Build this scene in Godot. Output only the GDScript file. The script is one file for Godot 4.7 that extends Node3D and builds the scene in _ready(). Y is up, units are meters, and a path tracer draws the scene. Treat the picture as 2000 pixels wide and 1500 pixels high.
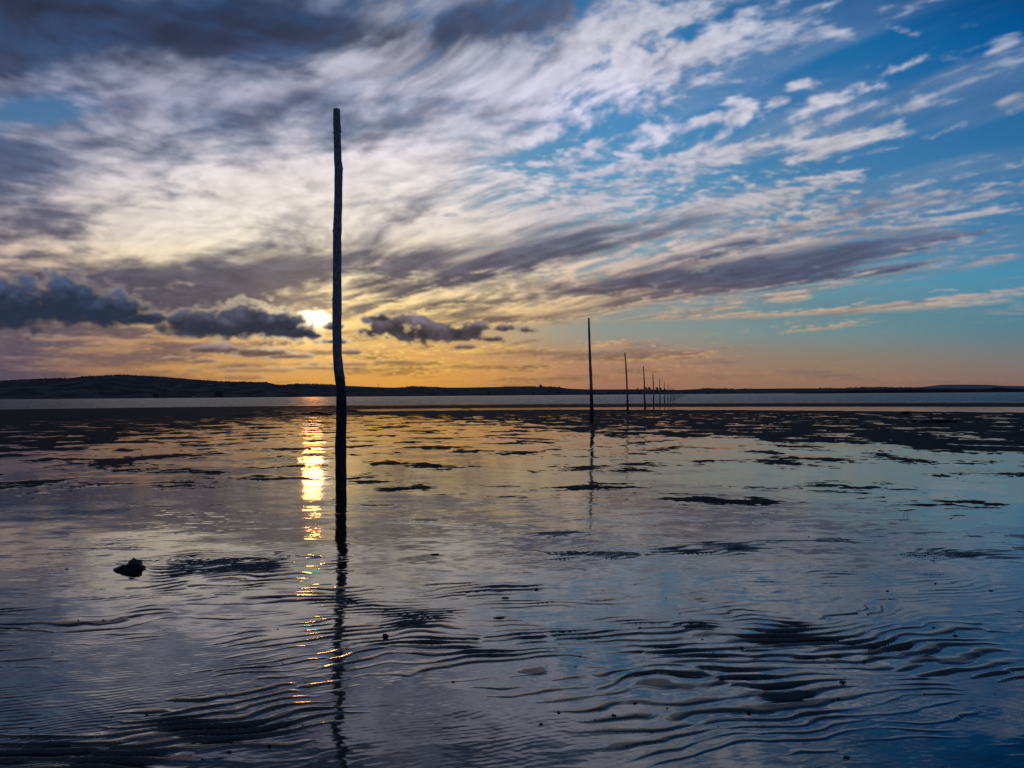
extends Node3D
# A row of wooden guide poles crossing wet tidal flats at sunset.
# Camera, sky and sun come first, then sand, water, hills, poles and the small things on the sand.

const EYE := 1.26            # metres above the wet sand
const F := 1441.0            # focal length in pixels of the 2000 x 1500 photograph
const PITCH := 0.0149
const ROLL := -0.0073
const SUN_PX := Vector2(604, 622)
const SEA := -1.12           # level of the sea beyond the flats
const SEA_FROM := 200.0

var cam_basis: Basis
var used := {}
var M := {}

# ---------------------------------------------------------------- noises
var n_band := noise(11, 5, 2.0, 0.55)
var n_puff := noise(12, 5, 2.1, 0.55)
var n_low := noise(13, 3, 2.0, 0.5)
var n_warp := noise(14, 3, 2.0, 0.5)
var n_bill := noise(15, 3, 2.1, 0.42)
var n_cell := cells(16)
var n_sand := noise(21, 3, 2.0, 0.5)
var n_patch := noise(22, 5, 2.1, 0.6)
var n_crest := noise(23, 2, 2.0, 0.5)
var n_wave := noise(24, 2, 2.0, 0.5)
var n_hill := noise(25, 4, 2.0, 0.5)


func noise(s: int, octaves: int, lac: float, gain: float) -> FastNoiseLite:
	var n := FastNoiseLite.new()
	n.seed = s
	n.noise_type = FastNoiseLite.TYPE_SIMPLEX_SMOOTH
	n.frequency = 1.0
	n.fractal_type = FastNoiseLite.FRACTAL_FBM if octaves > 1 else FastNoiseLite.FRACTAL_NONE
	n.fractal_octaves = octaves
	n.fractal_lacunarity = lac
	n.fractal_gain = gain
	return n


func cells(s: int) -> FastNoiseLite:
	var n := FastNoiseLite.new()
	n.seed = s
	n.noise_type = FastNoiseLite.TYPE_CELLULAR
	n.frequency = 1.0
	n.cellular_return_type = FastNoiseLite.RETURN_DISTANCE
	n.fractal_type = FastNoiseLite.FRACTAL_FBM
	n.fractal_octaves = 2
	return n


func ss(a: float, b: float, x: float) -> float:
	var t := clampf((x - a) / (b - a), 0.0, 1.0)
	return t * t * (3.0 - 2.0 * t)


# direction in the world of a point of the photograph, used to lay things out on the ground
func ray(px: float, py: float) -> Vector3:
	return cam_basis * Vector3((px - 1000.0) / F, (750.0 - py) / F, -1.0)


# where the sight line through that point meets the gently falling flats
func on_ground(px: float, py: float) -> Vector3:
	var r := ray(px, py)
	var d := 10.0
	for i in 40:
		d = (EYE - level(d)) / maxf(-r.y / Vector2(r.x, r.z).length(), 0.004)
		d = minf(d, 6000.0)
	var flat := Vector2(r.x, r.z).normalized() * d
	return Vector3(flat.x, level(d), flat.y)


func _ready() -> void:
	# ---- camera
	cam_basis = Basis.from_euler(Vector3(PITCH, 0.0, ROLL))
	var cam := Camera3D.new()
	cam.name = "camera"
	cam.transform = Transform3D(cam_basis, Vector3(0, EYE, 0))
	cam.fov = rad_to_deg(2.0 * atan(750.0 / F))
	cam.near = 0.05
	cam.far = 30000.0
	add_child(cam)
	cam.current = true
	# ---- sky and exposure
	var env := Environment.new()
	env.background_mode = Environment.BG_SKY
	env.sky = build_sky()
	env.tonemap_mode = Environment.TONE_MAPPER_LINEAR
	env.sky_rotation = Vector3(0, PI, 0)
	env.tonemap_exposure = 1.0
	env.sdfgi_enabled = true
	env.ssao_enabled = true
	env.ssil_enabled = true
	env.fog_enabled = true
	env.fog_density = 0.000026
	env.fog_light_color = Color(0.80, 0.76, 0.80)
	var we := WorldEnvironment.new()
	we.name = "environment"
	we.environment = env
	add_child(we)
	# ---- the low sun, veiled by thin cloud
	var sun := DirectionalLight3D.new()
	sun.name = "sun"
	sun.light_color = Color(1.0, 0.62, 0.27)
	sun.light_energy = 0.007
	sun.light_angular_distance = 1.3
	sun.shadow_enabled = true
	add_child(sun)
	sun.look_at_from_position(Vector3.ZERO, -ray(SUN_PX.x + 6, SUN_PX.y + 2), Vector3.UP)
	# ---- the place
	materials()
	ground_and_water()
	hills()
	poles()
	things_on_the_sand()


# ================================================================ SKY
const COL_X := [0.0, 400.0, 800.0, 1200.0, 1600.0, 2000.0]
const ROW_Y := [-60.0, 80.0, 200.0, 330.0, 450.0, 540.0, 600.0, 650.0, 700.0, 750.0]
# air without clouds, from high to low, left to right (sRGB)
const AIR := [
	47,76,114, 42,90,143, 38,100,157, 38,105,162, 4,76,134, 0,62,118,
	57,90,133, 42,90,138, 57,109,157, 62,124,176, 28,105,162, 7,89,153,
	71,114,157, 76,114,157, 86,133,172, 71,135,186, 51,113,166, 35,103,156,
	95,124,157, 124,143,167, 124,157,186, 86,148,189, 68,125,170, 54,116,164,
	133,138,153, 157,157,167, 143,157,172, 109,157,181, 87,135,170, 70,125,166,
	124,119,133, 186,166,147, 176,166,156, 133,157,167, 97,149,170, 76,141,172,
	107,92,102, 215,181,137, 210,181,147, 140,147,146, 101,137,149, 81,132,154,
	115,92,97, 220,171,112, 220,176,117, 145,151,141, 114,142,144, 94,128,141,
	104,84,94, 210,156,93, 222,161,89, 169,130,110, 145,128,110, 125,123,119,
	96,76,89, 210,147,73, 237,166,65, 178,126,96, 161,122,94, 145,114,101]
# sunlit cloud
const LIT := [
	99,113,135, 117,131,154, 165,169,188, 188,194,213, 179,194,213, 154,172,195,
	117,126,149, 135,140,158, 184,184,199, 205,200,210, 199,201,215, 172,181,197,
	173,172,196, 173,172,196, 210,205,226, 217,212,233, 205,201,210, 179,181,194,
	185,179,191, 224,215,217, 228,220,220, 193,189,204, 190,184,187, 181,176,185,
	204,188,180, 233,223,207, 232,220,207, 193,183,188, 185,176,174, 166,163,172,
	218,185,157, 255,233,185, 255,233,190, 207,183,161, 188,174,165, 170,165,168,
	150,130,126, 208,176,140, 249,217,151, 207,176,141, 185,165,146, 170,161,155,
	142,122,120, 205,162,115, 249,210,117, 205,166,121, 188,159,130, 174,152,134,
	132,112,114, 200,152,96, 245,194,98, 195,148,107, 179,143,108, 161,132,112,
	122,104,108, 196,144,80, 245,185,68, 193,139,96, 174,132,101, 157,123,104]
# cloud in its own shade
const DARK := [
	45,52,77, 43,54,80, 50,60,88, 74,85,116, 83,102,135, 64,93,130,
	48,55,80, 46,56,86, 56,67,94, 88,94,121, 102,116,144, 83,111,144,
	76,85,117, 84,96,128, 97,102,128, 121,125,147, 116,130,153, 102,125,153,
	78,86,118, 112,120,146, 124,128,148, 125,128,144, 111,121,144, 97,116,144,
	98,94,111, 116,116,130, 107,103,117, 93,93,115, 83,91,121, 83,96,128,
	74,74,96, 74,72,94, 81,78,96, 76,76,100, 70,78,107, 76,91,121,
	72,72,91, 79,74,89, 97,85,91, 113,100,102, 117,111,117, 100,109,128,
	97,85,97, 121,94,93, 139,107,81, 135,111,100, 125,116,113, 111,116,121,
	93,81,94, 130,100,88, 153,116,72, 139,111,91, 132,111,100, 121,109,107,
	88,78,93, 135,102,79, 163,116,55, 149,111,81, 137,107,93, 128,104,97]
# how much of the sky is under cloud, and how dark that cloud is, in columns 250 apart
const COVER := [
	.95,.95,.9,.9,.9,.7,.2,-.2,-.3,
	.95,.95,.9,.85,.9,.72,.42,.25,.2,
	.7,.9,.9,.85,.85,.58,.32,.26,.22,
	.9,.95,.95,.85,.7,.5,.36,.3,.18,
	.95,.95,.95,.9,.8,.68,.6,.45,.3,
	.95,.95,.95,.9,.85,.75,.6,.45,.25,
	.9,.9,.8,.85,.8,.55,.35,.35,.4,
	.8,.8,.7,.7,.5,.3,.2,.12,.12,
	.8,.7,.6,.6,.5,.45,.2,.12,.1,
	.7,.5,.3,.3,.3,.3,.25,.2,.2]
const SHADE := [
	.9,.95,.9,.85,.85,.3,.1,0.,0.,
	.88,.9,.9,.75,.6,.25,.1,.1,.1,
	.6,.72,.72,.5,.42,.25,.12,.1,.1,
	.75,.5,.28,.25,.25,.2,.15,.1,.1,
	.55,.4,.32,.42,.42,.42,.35,.3,.3,
	.6,.72,.68,.6,.55,.5,.5,.45,.3,
	.85,.85,.7,.45,.4,.35,.3,.3,.3,
	.85,.8,.6,.35,.3,.3,.3,.3,.2,
	.85,.75,.5,.4,.4,.5,.4,.4,.3,
	.8,.7,.4,.3,.3,.4,.4,.4,.3]
# single streaks of the high cloud: x, y, half length, half width, rise in degrees, change of cover, change of shade
const STREAKS := [
	[150,70,260,70,8,.3,.35], [600,70,230,48,5,.3,.4], [950,28,150,42,10,.2,.55], [60,330,130,60,-4,.2,.4], [60,440,120,26,6,.1,.25],
	[330,552,220,34,3,.4,.5], [560,540,150,26,8,.3,.4], [480,585,160,16,0,.3,.4], [920,508,170,22,9,.4,.6], [1060,490,160,18,13,.4,.6],
	[1340,545,200,13,8,.5,.75], [1620,502,220,24,12,.55,.8], [1850,462,110,10,12,.5,.6], [1580,432,270,15,13,.45,.6], [1860,388,140,11,9,.4,.4],
	[1640,535,200,9,7,.5,.7], [1240,585,150,9,12,.35,.5], [980,622,150,9,3,.35,.5], [820,560,120,13,15,.3,.45], [860,590,120,10,14,.2,.4],
	[1595,292,60,18,20,.6,-.25], [1710,262,100,20,12,.45,-.15], [1790,208,90,10,12,.35,-.15], [1300,312,230,12,10,.35,-.3], [1440,298,100,14,18,.45,-.25],
	[1560,365,200,13,13,.5,-.25], [1450,395,110,13,8,.35,-.2], [1900,420,140,10,10,.35,-.2], [1640,606,340,7,3.5,.6,-.2], [1600,642,130,5,6,.55,-.3],
	[1945,508,60,6,10,.5,-.2], [1545,580,40,10,5,.5,-.3], [1920,575,100,8,5,.4,-.2], [1270,697,170,11,2,.5,.25], [1300,724,130,6,1,.4,.35], [1520,729,170,7,1,.4,.4], [1680,738,200,6,1,.35,.35], [1860,744,160,6,0,.35,.4], [1080,737,130,6,1,.4,.35], [1620,708,120,4,2,.3,.2], [950,722,150,6,1,.4,.3], [1180,671,60,8,2,.5,-.3], [1400,705,60,5,1,.3,.1],
	[60,215,110,25,8,-.5,-.25], [720,30,140,22,10,-.3,-.1], [1040,300,140,11,14,-.5,0], [1300,225,120,24,15,-.5,0], [1700,100,220,34,10,-.5,0], [1860,300,160,26,15,-.6,0],
	[1180,648,300,13,3,-.7,0], [1800,560,220,12,8,-.5,0], [1480,250,70,20,10,-.4,0], [1480,455,190,7,12,.2,-.5], [1500,488,180,7,10,.2,-.45], [1190,515,170,8,9,.1,-.5],
	[1385,232,34,11,12,.7,-.2], [1445,225,30,18,30,.6,-.2], [1520,198,22,10,10,.7,-.2], [1560,158,26,12,20,.6,-.2], [1605,195,26,13,-10,.6,-.2], [1275,252,34,9,10,.5,-.2],
	[1655,70,44,12,-12,.5,-.1], [1780,66,46,14,-20,.6,-.1], [1890,50,40,12,14,.5,-.1], [1965,80,40,20,25,.5,-.1], [1975,195,40,20,20,.6,-.1], [1330,105,190,22,20,.45,-.2],
	[1240,45,160,22,15,.3,-.2], [1080,150,200,40,22,.2,-.35], [1210,260,160,10,18,.4,-.2], [450,400,230,40,10,.2,-.4], [640,330,200,26,5,.2,-.35], [330,470,200,18,10,.2,-.35],
	[1020,420,200,24,12,.2,-.35], [800,440,120,20,12,.1,-.3], [740,610,90,9,22,.3,-.6], [700,590,60,8,18,.2,-.5], [1100,595,120,9,8,.2,-.4], [20,150,60,22,10,.3,-.4],
	[150,655,140,7,3,.2,-.5], [350,655,100,6,2,.2,-.5], [560,675,90,8,3,.2,-.6], [640,700,90,5,2,.2,-.6], [480,710,130,6,3,.2,-.35], [800,715,140,5,3,.2,-.4], [880,690,120,5,4,.2,-.4],
	[250,180,140,14,10,0,-.25], [600,160,200,16,14,.1,-.3], [700,110,90,14,25,.1,-.3]]
# low dark cumulus: x, y, half width, half height
const CUMULUS := [
	[20,606,130,72], [130,598,95,66], [215,612,95,46], [280,624,60,20], [450,640,150,40], [478,630,90,48], [545,640,68,42], [385,634,84,36], [585,652,46,24],
	[500,690,80,13], [420,684,70,11], [565,697,42,8], [765,642,62,36], [830,652,72,36], [895,652,62,28], [955,664,34,10], [930,643,34,14], [1032,646,34,9],
	[985,643,26,9], [902,678,26,7], [745,622,25,18], [655,668,36,8], [690,690,40,7], [690,712,80,6], [770,708,60,6], [640,720,120,6], [345,701,26,5], [402,706,34,6],
	[610,656,30,8], [655,640,26,10], [480,738,60,9], [500,724,120,7]]

var sky_table := {}
const TW := 96
const TH := 60
var stroke_cover := PackedFloat32Array()
var stroke_shade := PackedFloat32Array()
const SW := 480          # strokes are laid down on a map of 5 photograph pixels a cell, from (-200, -200)
const SH := 200


func spread(xs: Array, ys: Array, values: Array, per: int) -> PackedVector3Array:
	var out := PackedVector3Array()
	out.resize(TW * TH)
	for j in TH:
		var y := lerpf(-60.0, 750.0, j / (TH - 1.0))
		var r := 0
		while r < ys.size() - 2 and y > ys[r + 1]:
			r += 1
		var v: float = (y - ys[r]) / (ys[r + 1] - ys[r])
		for i in TW:
			var x := 2000.0 * i / (TW - 1.0)
			var c := mini(int(x / 2000.0 * (xs.size() - 1)), xs.size() - 2)
			var u: float = (x - xs[c]) / (xs[c + 1] - xs[c])
			u = lerpf(u, u * u * (3 - 2 * u), 0.5)
			var got := []
			for q in [[r, c], [r, c + 1], [r + 1, c], [r + 1, c + 1]]:
				var at: int = (q[0] * xs.size() + q[1]) * per
				if per == 3:
					var col := Color8(values[at], values[at + 1], values[at + 2]).srgb_to_linear()
					got.append(Vector3(col.r, col.g, col.b))
				else:
					got.append(Vector3(values[at], 0, 0))
			var top: Vector3 = got[0].lerp(got[1], u)
			var low: Vector3 = got[2].lerp(got[3], u)
			out[j * TW + i] = top.lerp(low, v)
	return out


func look_up(t: PackedVector3Array, x: float, y: float) -> Vector3:
	var u := clampf(x / 2000.0, 0.0, 0.9999) * (TW - 1)
	var v := clampf((y + 60.0) / 810.0, 0.0, 0.9999) * (TH - 1)
	var i := int(u)
	var j := int(v)
	u -= i
	v -= j
	var a := j * TW + i
	return t[a].lerp(t[a + 1], u).lerp(t[a + TW].lerp(t[a + TW + 1], u), v)


func prepare_sky() -> void:
	var xs := []
	for i in 9:
		xs.append(i * 250.0)
	sky_table.air = spread(COL_X, ROW_Y, AIR, 3)
	sky_table.lit = spread(COL_X, ROW_Y, LIT, 3)
	sky_table.dark = spread(COL_X, ROW_Y, DARK, 3)
	sky_table.cover = spread(xs, ROW_Y, COVER, 1)
	sky_table.shade = spread(xs, ROW_Y, SHADE, 1)
	stroke_cover.resize(SW * SH)
	stroke_shade.resize(SW * SH)
	for s in STREAKS:
		var a := deg_to_rad(-s[4])
		var along := Vector2(cos(a), sin(a))
		var reach_x: float = absf(along.x) * s[2] * 2.0 + s[3] * 3.0
		var reach_y: float = absf(along.y) * s[2] * 2.0 + s[3] * 3.0
		for j in range(maxi(0, int((s[1] - reach_y + 200) / 5)), mini(SH - 1, int((s[1] + reach_y + 200) / 5))):
			for i in range(maxi(0, int((s[0] - reach_x + 200) / 5)), mini(SW - 1, int((s[0] + reach_x + 200) / 5))):
				var p := Vector2(i * 5.0 - 200.0 - s[0], j * 5.0 - 200.0 - s[1])
				var l: float = p.dot(along) / s[2]
				var w: float = p.dot(Vector2(-along.y, along.x)) / s[3]
				var g := exp(-(l * l * l * l * 0.7 + l * l * 0.3) - w * w)
				stroke_cover[j * SW + i] += g * s[5]
				stroke_shade[j * SW + i] += g * s[6]


func stroke_at(t: PackedFloat32Array, x: float, y: float) -> float:
	var u := clampf((x + 200.0) / 5.0, 0.0, SW - 2.01)
	var v := clampf((y + 200.0) / 5.0, 0.0, SH - 2.01)
	var i := int(u)
	var j := int(v)
	u -= i
	v -= j
	var a := j * SW + i
	return lerpf(lerpf(t[a], t[a + 1], u), lerpf(t[a + SW], t[a + SW + 1], u), v)


# linear colour of the sky in a direction
func sky_color(d: Vector3) -> Vector3:
	var up := maxf(d.y, 0.0)
	# where in the photograph's plane this direction lies; directions beside and behind it go on as the nearest edge
	var az := atan2(d.x, -d.z)
	var beyond := ss(1.0, 2.6, absf(az))
	var caz := clampf(az, -1.0, 1.0)
	var local := cam_basis.inverse() * Vector3(sin(caz) * Vector2(d.x, d.z).length(), d.y, -cos(caz) * Vector2(d.x, d.z).length())
	var px := 1000.0 + F * local.x / maxf(-local.z, 0.05)
	var py := 750.0 - F * local.y / maxf(-local.z, 0.05)
	px = clampf(px, -600.0, 2600.0)
	py = clampf(py, -900.0, 790.0)
	# the cloud sheet overhead
	var plane := Vector2(d.x, d.z) / (up + 0.055)
	var wx := n_warp.get_noise_2d(plane.x * 0.55, plane.y * 0.55)
	var wy := n_warp.get_noise_2d(plane.x * 0.55 + 31.0, plane.y * 0.55)
	var b := Vector2(-0.606, -0.795)
	var s := plane.dot(b) + wx * 0.22
	var t := plane.dot(Vector2(b.y, -b.x)) + wy * 0.12
	var along := ss(350.0, 1150.0, px + 0.9 * maxf(py - 250.0, 0.0))      # mottled on the left, drawn out into bands on the right
	var bands := lerpf(n_puff.get_noise_2d(plane.x * 0.75 + wx * 0.5, plane.y * 1.1 + 3.0), n_band.get_noise_2d(s * 0.55, t * 1.9), 0.25 + 0.75 * along)
	var fine := lerpf(n_puff.get_noise_2d(plane.x * 2.6 + 17.0, plane.y * 3.6 + wy), n_band.get_noise_2d(s * 2.4 + 7.0, t * 5.6), 0.2 + 0.8 * along)
	var puffs := n_puff.get_noise_2d(s * 5.5 + 2.0 * wx, t * 7.5 + 40.0)
	var flecks := n_puff.get_noise_2d(s * 13.0 + 70.0, t * 14.0 + 2.0 * wy)
	var cell := -0.35 - n_cell.get_noise_2d(s * 4.6 + 0.5 * puffs + 1.2 * wx, t * 6.4 + 0.5 * fine)
	var low := n_low.get_noise_2d(s * 0.8 + 9.0, t * 1.6 - 5.0)
	# lay-out, shaken a little by the noise
	var dapple := ss(750.0, 1250.0, px) * ss(520.0, 380.0, py)
	var shake := (5.0 + 26.0 * up) * (1.0 - 0.55 * dapple)
	var qx := px + (bands * 1.2 + fine * 0.8) * shake * 2.2
	var qy := py + (fine * 0.9 + puffs * 0.8 + bands * 0.6) * shake
	var cover := look_up(sky_table.cover, qx, qy).x + stroke_at(stroke_cover, qx, qy)
	var shade := look_up(sky_table.shade, qx, qy).x + stroke_at(stroke_shade, qx, qy)
	var air := look_up(sky_table.air, px, py)
	var lit := look_up(sky_table.lit, px, py)
	var dark := look_up(sky_table.dark, px, py)
	if beyond > 0.0:
		var other := -px + 2000.0
		var w := beyond * 0.5
		cover = lerpf(cover, look_up(sky_table.cover, other, qy).x, w)
		shade = lerpf(shade, look_up(sky_table.shade, other, qy).x, w)
		air = air.lerp(look_up(sky_table.air, other, py), w)
		lit = lit.lerp(look_up(sky_table.lit, other, py), w)
		dark = dark.lerp(look_up(sky_table.dark, other, py), w)
	# away from the sunset the unseen sky is darkened further to dim its light
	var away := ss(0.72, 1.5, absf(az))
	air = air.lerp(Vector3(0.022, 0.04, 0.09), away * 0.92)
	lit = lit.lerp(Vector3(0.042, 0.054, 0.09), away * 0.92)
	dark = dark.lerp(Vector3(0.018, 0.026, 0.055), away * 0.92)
	var busy := 1.0 - 0.3 * ss(640.0, 760.0, py)
	var bars := n_bill.get_noise_2d(px * 0.0042 + fine * 0.4, py * 0.042) * ss(600.0, 680.0, py) * 1.05
	shade += bars
	cover += bars * 0.3
	var k := (1.0 - 0.16 * dapple) * ss(lerpf(0.30, 0.37, dapple), lerpf(0.86, 1.02, dapple), cover + (bands * lerpf(0.42, 0.24, dapple) + fine * lerpf(0.24, 0.12, dapple) + puffs * lerpf(0.30, 0.50, dapple) + (cell * 0.50 + flecks * 0.34) * dapple) * busy)
	var veil := 0.17 * ss(-0.25, 0.45, bands + 0.5 * low) * ss(600.0, 1200.0, px) * ss(640.0, 520.0, py) * ss(-90.0, 110.0, py)
	k = 1.0 - (1.0 - k) * (1.0 - veil)
	var m := 0.96 * ss(0.0, 1.0, shade + (low * lerpf(0.55, 0.35, along) + bands * lerpf(0.75, 0.55, along) - fine * lerpf(0.5, 0.32, along) - puffs * 0.14) * busy)
	var glow_puffs := 1.0 + 0.22 * puffs + 0.22 * fine + (0.16 * cell + 0.22 * flecks) * dapple
	dark = dark.lerp(air * 0.75, clampf(0.30 + 0.9 * fine + 0.5 * low, 0.0, 0.55) * ss(600.0, 250.0, py))
	var c := air.lerp((lit * glow_puffs).lerp(dark * (1.0 + 0.40 * fine + 0.25 * puffs), m), k)
	# the sun behind thin cloud
	var sx := px - SUN_PX.x
	var sy := py - SUN_PX.y
	var r := sqrt(sx * sx + sy * sy * 1.6)
	var thin := 1.0 - 0.55 * m * k
	c += Vector3(1.0, 0.72, 0.34) * (0.95 * exp(-r / 38.0) + 0.20 * exp(-r / 120.0)) * thin
	var hx := (sx - 10.0 + fine * 16.0) / 44.0
	var hy := (sy - 1.0 + puffs * 10.0) / 25.0
	var hole := ss(1.0, 0.35, sqrt(hx * hx + hy * hy))
	c = c.lerp(Vector3(2.6, 2.1, 1.5), hole)
	# low cumulus
	if py > 500.0 and absf(az) < 1.0:
		var b1 := absf(n_bill.get_noise_2d(px * 0.012, py * 0.018)) * 2.2 - 0.5
		var b2 := absf(n_bill.get_noise_2d(px * 0.045 + 50.0, py * 0.06)) * 2.2 - 0.5
		var dens := -1.0
		var rise := 0.0
		for e in CUMULUS:
			var ex: float = (px - e[0]) / e[2]
			if absf(ex) > 1.6:
				continue
			var ey: float = (py - e[1]) / e[3]
			if ey > 0.0:
				ey *= 1.7
			var here: float = (1.0 - sqrt(ex * ex + ey * ey)) * minf(1.0, 0.5 + e[3] / 40.0)
			if here > dens:
				dens = here
				rise = -ey
		if dens > -0.8:
			var wisp := ss(560.0, 780.0, px)
			var tatter := n_puff.get_noise_2d(px * 0.02, py * 0.035)
			dens += 0.04 + b1 * 0.28 + b2 * 0.07 + tatter * (0.10 + 0.42 * wisp)
			var solid := ss(-0.06, 0.22 + 0.2 * wisp, dens)
			var near_sun := exp(-r / 120.0)
			var core := Vector3(0.023, 0.033, 0.062).lerp(Vector3(0.044, 0.045, 0.068), ss(180.0, 420.0, px)).lerp(Vector3(0.072, 0.060, 0.070), ss(600.0, 760.0, px))
			core = core.lerp(dark, ss(655.0, 700.0, py) * 0.8) * lerpf(0.75, 2.1, ss(-0.1, 0.85, rise))
			var edge := core.lerp(lit, 0.22) * 1.15
			edge = edge.lerp(Vector3(1.0, 0.8, 0.5), clampf(near_sun * 1.5, 0.0, 1.0))
			var depth := ss(0.0, 0.48, dens + tatter * 0.2)
			c = c.lerp(edge.lerp(core * (1.0 + 0.25 * b2 + 0.5 * b1 + 0.5 * tatter), depth), solid * (1.0 - 0.5 * ss(690.0, 730.0, py)))
	return Vector3(maxf(c.x, 0.0), maxf(c.y, 0.0), maxf(c.z, 0.0))


const SKY_W := 4096
const FINE_X0 := 1590
const FINE_X1 := 2506
const FINE_Y0 := 640
const FINE_Y1 := 1030
var sky_rows := []


func sky_strip(k: int) -> void:          # one strip of the coarse sky, then of the fine part ahead
	var px := PackedFloat32Array()
	if k < 32:
		for j in range(k * 8, k * 8 + 8):
			for i in 1024:
				px.append_array(texel(i + 0.5, j + 0.5, 1024.0))
	else:
		var rows := (FINE_Y1 - FINE_Y0) / 30
		for j in range(FINE_Y0 + (k - 32) * rows, FINE_Y0 + (k - 31) * rows):
			for i in range(FINE_X0, FINE_X1):
				px.append_array(texel(i + 0.5, j + 0.5, SKY_W))
	sky_rows[k] = px


func texel(i: float, j: float, w: float) -> PackedFloat32Array:
	var az := (i / w - 0.5) * TAU
	var el := PI / 2.0 - j / w * TAU
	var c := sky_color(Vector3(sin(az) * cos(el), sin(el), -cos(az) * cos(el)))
	return PackedFloat32Array([c.x, c.y, c.z, 1.0])


func build_sky() -> Sky:
	prepare_sky()
	sky_rows.resize(62)
	var task := WorkerThreadPool.add_group_task(sky_strip, 62)
	WorkerThreadPool.wait_for_group_task_completion(task)
	var half := PackedFloat32Array()
	for k in 32:
		half.append_array(sky_rows[k])
	var im := Image.create_from_data(1024, 256, false, Image.FORMAT_RGBAF, half.to_byte_array())
	im.resize(SKY_W, 1024, Image.INTERPOLATE_BILINEAR)
	var all := Image.create_empty(SKY_W, SKY_W / 2, false, Image.FORMAT_RGBAF)
	all.fill(Color(0.05, 0.05, 0.07))
	all.blit_rect(im, Rect2i(0, 0, SKY_W, 1024), Vector2i.ZERO)
	var ahead := PackedFloat32Array()
	for k in range(32, 62):
		ahead.append_array(sky_rows[k])
	var rows := ahead.size() / 4 / (FINE_X1 - FINE_X0)
	var fine := Image.create_from_data(FINE_X1 - FINE_X0, rows, false, Image.FORMAT_RGBAF, ahead.to_byte_array())
	all.blit_rect(fine, Rect2i(0, 0, FINE_X1 - FINE_X0, rows), Vector2i(FINE_X0, FINE_Y0))
	sky_rows.clear()
	var m := PanoramaSkyMaterial.new()
	m.panorama = ImageTexture.create_from_image(all)
	var sky := Sky.new()
	sky.sky_material = m
	return sky


# ================================================================ SAND AND WATER
# level of the water film that lies on the flats: they fall gently towards the sea
func level(d: float) -> float:
	var t := maxf(0.0, d - 10.0)
	return maxf(-0.006 * t * t / (t + 8.0), SEA - 0.02)


# low banks of sand: x, z, half width, half depth, height (filled in from where they lie)
var banks := []
const BANKS := [
	[430,1105,.75,.38,.013], [580,1168,.3,.14,.011], [200,1212,.5,.22,.005], [900,1265,.5,.33,.010], [780,1225,.4,.2,.006],
	[1590,1255,.75,.5,.0095], [1850,1285,.3,.25,.008], [1560,1365,.26,.13,.013], [1330,1330,.5,.4,.006], [480,1405,.42,.30,.0095], [300,1455,.4,.2,.009], [120,1490,.4,.15,.008],
	[1400,1430,.5,.16,.005], [960,1148,.5,.14,.006], [1250,1225,.4,.2,.006], [1090,1040,.4,.22,.022], [1410,1068,.5,.3,.020], [1630,1056,.5,.2,.015], [1870,1080,.6,.25,.021],
	[1150,1084,.42,.13,.013], [1215,1085,.2,.1,.012], [800,955,.55,.5,.028], [810,1017,.4,.22,.021], [910,1005,.3,.16,.02], [1150,950,1.3,.7,.03], [1420,977,.8,.6,.032], [1650,950,1.0,.5,.026],
	[1920,985,.8,.4,.024], [395,925,1.1,.9,.03], [200,905,1.0,.8,.025], [1250,1020,.3,.14,.015], [1540,1000,.4,.2,.012], [1940,1045,.5,.2,.014],
	[690,1420,.34,.7,-.0045], [230,1290,.5,.35,-.004], [1010,1430,.3,.3,-.004], [700,1130,.4,.3,-.003],
	[720,940,.5,.5,.02], [560,938,.7,.5,.022], [1000,970,.3,.2,.016], [1880,1010,.4,.2,.014]]
const EDGE_D := [0.0, 14.0, 18.0, 25.0, 38.0, 55.0, 66.0, 80.0, 205.0]
const EDGE_L := [-60.0, -30.0, -11.5, -10.6, -13.6, -17.0, -20.0, -26.0, -66.0]
const EDGE_R := [60.0, 30.0, 10.0, 3.6, -1.2, -9.5, -13.5, -17.0, -40.0]


func edge(t: Array, d: float) -> float:
	for i in EDGE_D.size() - 1:
		if d < EDGE_D[i + 1]:
			return lerpf(t[i], t[i + 1], (d - EDGE_D[i]) / (EDGE_D[i + 1] - EDGE_D[i]))
	return t[-1]


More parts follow.
